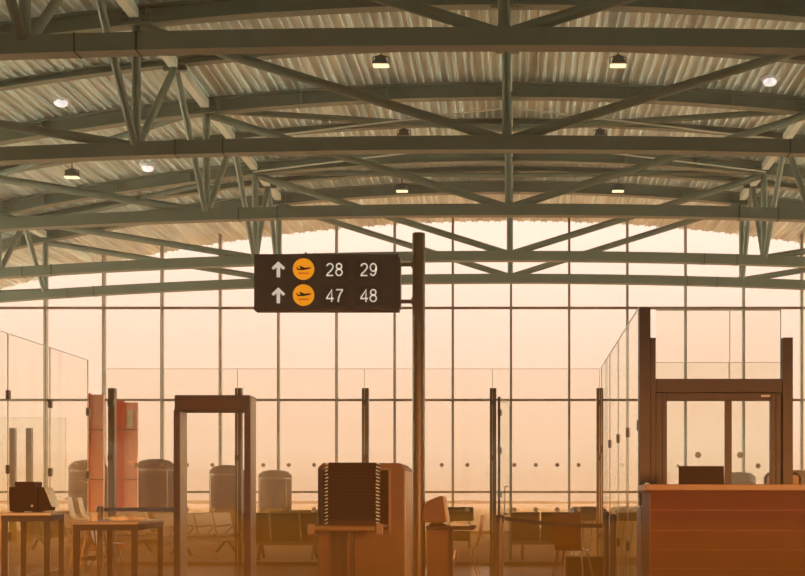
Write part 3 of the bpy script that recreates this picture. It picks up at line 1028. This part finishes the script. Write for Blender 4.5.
ptsb = [(xa + (xb - xa) * i / n, za + (zb - za) * i / n - 0.02 * math.sin(PI * i / n)) for i in range(n + 1)]
m.prism([(u, v + 0.022) for u, v in ptsb] + [(u, v - 0.022) for u, v in ptsb[::-1]], db - 0.002, db + 0.002)
tag(m.build('barrier_belt', M['belt']), 'dark barrier belt stretched toward the brown portal', 'belt')
m = MB()
m.bar((X(100, 14.6) + 0.05, 14.6, Z(509.5, 14.6)), (X(175, 12.95) - 0.01, 12.95, Z(509.5, 12.95)), 0.004, 0.045)
for v in m.bm.verts: pass
tag(m.build('barrier_belt', M['belt']), 'dark barrier belt running left from the metal detector', 'belt')

# ------------------------------------------------------------------ high tables on the left
def table(cx, cy, w, l, rz, h, label, legm):
    t = thing('high_table', label, 'table', (cx, cy, 0), rz, 'narrow tables at the left')
    m = MB(); m.box(-w / 2, w / 2, -l / 2, l / 2, h - 0.03, h); m.build('tabletop', M['tabletop'], t, bevel=0.004)
    m = MB()
    m.box(-w / 2 + 0.015, w / 2 - 0.015, -l / 2 + 0.015, -l / 2 + 0.04, h - 0.09, h - 0.03)
    m.box(-w / 2 + 0.015, w / 2 - 0.015, l / 2 - 0.04, l / 2 - 0.015, h - 0.09, h - 0.03)
    m.box(-w / 2 + 0.015, -w / 2 + 0.04, -l / 2 + 0.04, l / 2 - 0.04, h - 0.09, h - 0.03)
    m.box(w / 2 - 0.04, w / 2 - 0.015, -l / 2 + 0.04, l / 2 - 0.04, h - 0.09, h - 0.03)
    m.build('apron', M['tableleg'], t)
    for sx in (-1, 1):
        for sy in (-1, 1):
            m = MB(); x_, y_ = sx * (w / 2 - 0.045), sy * (l / 2 - 0.045)
            m.box(x_ - 0.028, x_ + 0.028, y_ - 0.028, y_ + 0.028, 0, h - 0.03); m.build('leg', M['tableleg'], t)
    return t
T2 = (-4.33, 13.15); R2 = math.radians(8.5)
table(T2[0], T2[1], 0.66, 1.9, R2, 0.86, 'narrow high table with a cup and papers left of the detector', None)
T1 = (-5.30, 13.2); R1 = math.radians(16)
table(T1[0], T1[1], 0.50, 1.75, R1, 0.95, 'narrow high table at the left edge carrying a dark machine', None)

def on(T, R, u, v):
    return (T[0] + u * math.cos(R) - v * math.sin(R), T[1] + u * math.sin(R) + v * math.cos(R))
x_, y_ = on(T1, R1, -0.02, -0.45)
t = thing('trace_detector', 'dark boxy desktop machine with a slanted side screen on the left table', 'machine', (x_, y_, 0.95), R1 * 0.3)
m = MB(); m.prism([(-0.14, 0.012), (0.14, 0.012), (0.145, 0.27), (-0.145, 0.27), (-0.15, 0.20)], -0.16, 0.16); m.build('body', M['black'], t, bevel=0.01)
m = MB(); m.box(-0.10, 0.11, -0.12, 0.12, 0.27, 0.325); m.build('top_tray', M['leather'], t, bevel=0.006)
m = MB(); m.prism([(0.15, 0.02), (0.24, 0.02), (0.26, 0.10), (0.20, 0.26), (0.15, 0.27)], -0.13, 0.13); m.build('side_unit', M['black'], t, bevel=0.006)
m = MB(); m.prism([(0.262, 0.11), (0.285, 0.06), (0.225, 0.25), (0.205, 0.265)], -0.13, 0.13); m.build('tilted_screen', M['ply'], t)
for s in (-1, 1):
    m = MB(); m.box(s * 0.10 - 0.02, s * 0.10 + 0.02, -0.12, 0.12, 0, 0.014)
    m.build('foot', M['black'], t)
m = MB(); m.tube((0.09, -0.165, 0.07), (0.09, -0.158, 0.07), 0.012, seg=12); m.build('indicator', M['rim'], t)

x_, y_ = on(T2, R2, -0.17, -0.62)
t = thing('paper_cup', 'pale cup standing on the left end of the narrow table', 'cup', (x_, y_, 0.86))
m = MB(); m.lathe([(0.0, 0.0), (0.036, 0.0), (0.046, 0.088), (0.042, 0.088), (0.034, 0.008), (0.0, 0.008)], 20); m.build('cup_body', M['paper'], t, smooth=True)
m = MB(); m.lathe([(0.045, 0.084), (0.049, 0.088), (0.045, 0.092)], 20); m.build('cup_rim', M['rim'], t, smooth=True)
for k, (u, v, a, lab) in enumerate(((0.03, -0.30, 0.3, 'crumpled paper packet nearest the cup on the narrow table'), (0.20, -0.15, -0.4, 'crumpled paper packet farther from the cup on the narrow table'))):
    x_, y_ = on(T2, R2, u, v)
    m = MB()
    m.prism([(-0.09, 0.0), (0.09, 0.0), (0.10, 0.025), (0.04, 0.055), (-0.03, 0.04), (-0.08, 0.05), (-0.10, 0.02)], -0.07, 0.07)
    o = m.build('paper_packet', M['paper'], bevel=0.01, loc=(x_, y_, 0.86)); o.rotation_euler = (0, 0, a)
    tag(o, lab, 'paper', 'paper packets on the narrow table')

# ------------------------------------------------------------------ red information totems
def totem(px0, px1, pxs, py, d, label, front, side, win):
    t = thing('door_cabinet', label, 'cabinet', (0, 0, 0))
    zt = Z(py, d)
    m = MB(); m.box(X(px0, d), X(px1, d), d, d + 0.1, 0.004, zt); m.build('body', front, t)
    m = MB(); m.box(X(px1, d) + 0.002, X(pxs, d), d + 0.03, d + 0.1, 0.004, zt - 0.03); s_ = m.build('light_panel', side, t)
    for y in (430, 480):
        m = MB(); m.box(X(px0, d), X(pxs, d), d - 0.004, d + 0.04, Z(y, d), Z(y, d) + 0.012); m.build('joint_line', M['clampm'], t)
    if win:
        m = MB(); m.box(X(px1 + 3.5, d), X(pxs - 4, d), d + 0.015, d + 0.04, Z(428, d), Z(410, d)); m.build('window_pane', M['screen'], s_)
    return t
totem(116, 123.5, 137, 401, 27.2, 'tall red and salmon cabinet right of the glass corner', M['red'], M['pink'], True)
totem(88.5, 90, 103, 393, 26.0, 'tall salmon panel standing in for a reflection in the left glass corner', M['red'], M['pink'], False)  # added panel, stands in for a cabinet mirrored in the glass

# ------------------------------------------------------------------ doorway portal on the right
d = 13.8
t = thing('doorway_portal', 'large brown doorway portal with tall post and glazed double opening', 'doorway', (0, d, 0))
def pbox(px0, px1, py0, py1, y0, y1, name, mt, par=None, floor=False):
    m = MB(); m.box(X(px0, d), X(px1, d), y0, y1, 0.0 if floor else Z(py1, d), Z(py0, d))
    return m.build(name, mt, par if par is not None else t, bevel=0.004)
pbox(638.8, 650, 308, 0, -0.06, 0.10, 'tall_post', M['frame'], floor=True)
pbox(650.4, 655.5, 338, 0, -0.03, 0.09, 'post', M['frame'], floor=True)
pbox(782, 792, 338, 0, -0.05, 0.10, 'post', M['frame'], floor=True)
lj = pbox(655.9, 667, 393, 0, 0.0, 0.10, 'jamb', M['frame'], floor=True)
rj = pbox(771, 781.6, 393, 0, 0.0, 0.10, 'jamb', M['frame'], floor=True)
pbox(655.9, 781.6, 379, 392.5, -0.03, 0.12, 'header_beam', M['frame'])
pbox(667.3, 770.7, 393, 400, 0.0, 0.08, 'inner_header', M['frame'])
pbox(725.5, 732, 400.2, 0, 0.01, 0.08, 'mullion', M['frame'], floor=True)
m = MB()
m.box(X(662, d), X(663, d), -0.008, 0, 0.02, Z(394, d)); m.box(X(775.5, d), X(776.5, d), -0.008, 0, 0.02, Z(394, d))
m.build('reveal_line', M['seam'], lj)
m = MB(); m.box(X(761, d), X(770, d), -0.012, 0.0, Z(397, d), Z(395, d)); m.build('name_strip', M['ply'], t)
for k in range(6):
    q = 668 + k * 20
    m = MB(); m.tube((X(q, d), -0.036, Z(383, d)), (X(q, d), -0.03, Z(383, d)), 0.008, seg=8)
    m.build('rivet', M['clampm'], t)
for a, b in ((656, 731), (731, 782)):
    m = MB(); m.box(X(a, d) + 0.003, X(b, d) - 0.003, 0.03, 0.042, Z(379, d), Z(343, d)) if False else m.box(X(a, d) + 0.003, X(b, d) - 0.003, 0.03, 0.042, Z(378.8, d), Z(310, d))
    g = m.build('glass_panel', M['pglass'], t)
    m = MB(); m.box(X(a, d) + 0.003, X(b, d) - 0.003, 0.029, 0.043, Z(310, d), Z(309, d)); m.box(X(b, d) - 0.012, X(b, d) - 0.003, 0.029, 0.043, Z(378.8, d), Z(310, d))
    m.build('pane_edge', M['gedge'], g)
for a, b in ((667.3, 725.3), (732.2, 770.8)):
    m = MB(); m.box(X(a, d), X(b, d), 0.04, 0.05, 0.02, Z(400.2, d)); m.build('door_glass', M['pglass'], t)

# ------------------------------------------------------------------ counter, monitor, drawers
d = 12.0
t = thing('service_counter', 'large orange-brown planked service counter at the lower right', 'counter', (0, d, 0))
xl, xr_ = X(650, d), 3.6
m = MB(); m.box(xl, xr_, 0.0, 0.75, 0.0, Z(491, d)); m.build('front_panel', M['counter'], t)
m = MB()
for y in (510, 530.5, 549.8, 568.8):
    m.box(xl, xr_, -0.003, 0.0, Z(y, d) - 0.004, Z(y, d) + 0.002)
m.box(xl - 0.004, xl + 0.004, -0.006, 0.0, 0, Z(491, d))
m.build('plank_joints', M['groove'], t)
m = MB(); m.box(X(645.5, d), xr_ + 0.05, -0.05, 0.80, Z(490.5, d), Z(484.3, d)); m.build('countertop', M['countertop'], t, bevel=0.006)
m = MB(); m.box(X(648, d), xr_, -0.02, 0.76, Z(492.5, d), Z(490.5, d)); m.build('under_rail', M['counter'], t)  # rail under the countertop in the counter's own colour

zc = Z(484.3, d)
t = thing('computer_monitor', 'flat dark monitor back rising above the service counter', 'monitor', (X(701.5, d + 0.4), d + 0.4, zc))
dm = d + 0.4
w = (X(723.5, dm) - X(678.5, dm)) / 2
m = MB(); m.box(-w, w, 0, 0.035, 0.0 + 0.006, Z(466, dm) - zc); m.build('casing', M['black'], t, bevel=0.006)
m = MB(); m.box(-w + 0.015, w - 0.015, 0.035, 0.038, 0.03, Z(466, dm) - zc - 0.015); m.build('screen', M['signblack'], t)
m = MB(); m.box(-0.10, 0.10, -0.05, 0.09, 0.0, 0.008); m.build('foot', M['black'], t)
for k, q in enumerate((774, 780, 786.5)):
    pass
t = thing('drawer_cabinet', 'slim drawer cabinet tucked beside the counter\'s left end', 'cabinet', (X(641.5, 12.9), 12.9, 0))
hc = Z(507.5, 12.9)
m = MB(); m.box(0, 0.42, 0, 0.5, 0.0, hc); m.build('body', M['frame'], t)
m = MB(); m.box(-0.02, 0.44, -0.02, 0.52, hc, hc + 0.02); m.build('top', M['rim'], t)
for k in range(4):
    m = MB(); m.box(0.01, 0.41, -0.016, 0.0, 0.04 + k * 0.235, 0.26 + k * 0.235)
    dr = m.build('drawer', M['alu'], t, bevel=0.003)
    m = MB(); m.box(0.15, 0.27, -0.03, -0.016, 0.22 + k * 0.235, 0.235 + k * 0.235); m.build('handle', M['rim'], dr)
t = thing('handset', 'small white upright handset on the slim drawer cabinet', 'handset', (X(648, 13.0), 13.1, hc + 0.02))
m = MB(); m.lathe([(0.035, 0.0), (0.035, 0.015), (0.012, 0.02), (0.012, 0.17)], 14); m.build('stand', M['rim'], t, smooth=True)
m = MB(); m.lathe([(0.02, 0.17), (0.028, 0.18), (0.028, 0.24), (0.015, 0.25)], 14); m.build('receiver', M['rim'], t, smooth=True)

# chrome-framed chair behind the portal
d = 16.5
t = thing('tubular_chair', 'chair with rounded chrome tube back seen through the portal opening', 'chair', (X(783, d), d, 0))
zt = Z(472.5, d)
m = MB(); r_ = 0.02
x0_, x1_ = X(765, d) - X(783, d), 0.24
m.path([(x0_, 0, 0.5), (x0_, 0, zt - 0.08), (x0_ + 0.03, 0, zt - 0.03), (x0_ + 0.09, 0, zt - 0.01), (x1_ - 0.09, 0, zt - 0.01), (x1_ - 0.03, 0, zt - 0.03), (x1_, 0, zt - 0.08), (x1_, 0, 0.5)], r_)
m.build('back_tube', M['clampm'], t, smooth=True)
m = MB(); m.box(x0_ + 0.02, x1_ - 0.02, -0.012, 0.012, 0.75, zt - 0.03); m.build('backrest', M['alu'], t, bevel=0.005)
m = MB(); m.box(x0_, x1_, -0.42, 0.02, 0.47, 0.53); m.build('seat', M['leather'], t, bevel=0.015)
for sx in (x0_ + 0.02, x1_ - 0.02):
    for sy in (-0.40, 0.0):
        m = MB(); m.tube((sx, sy, 0), (sx, sy, 0.47), 0.014, seg=10); m.build('leg', M['chrome'], t, smooth=True)
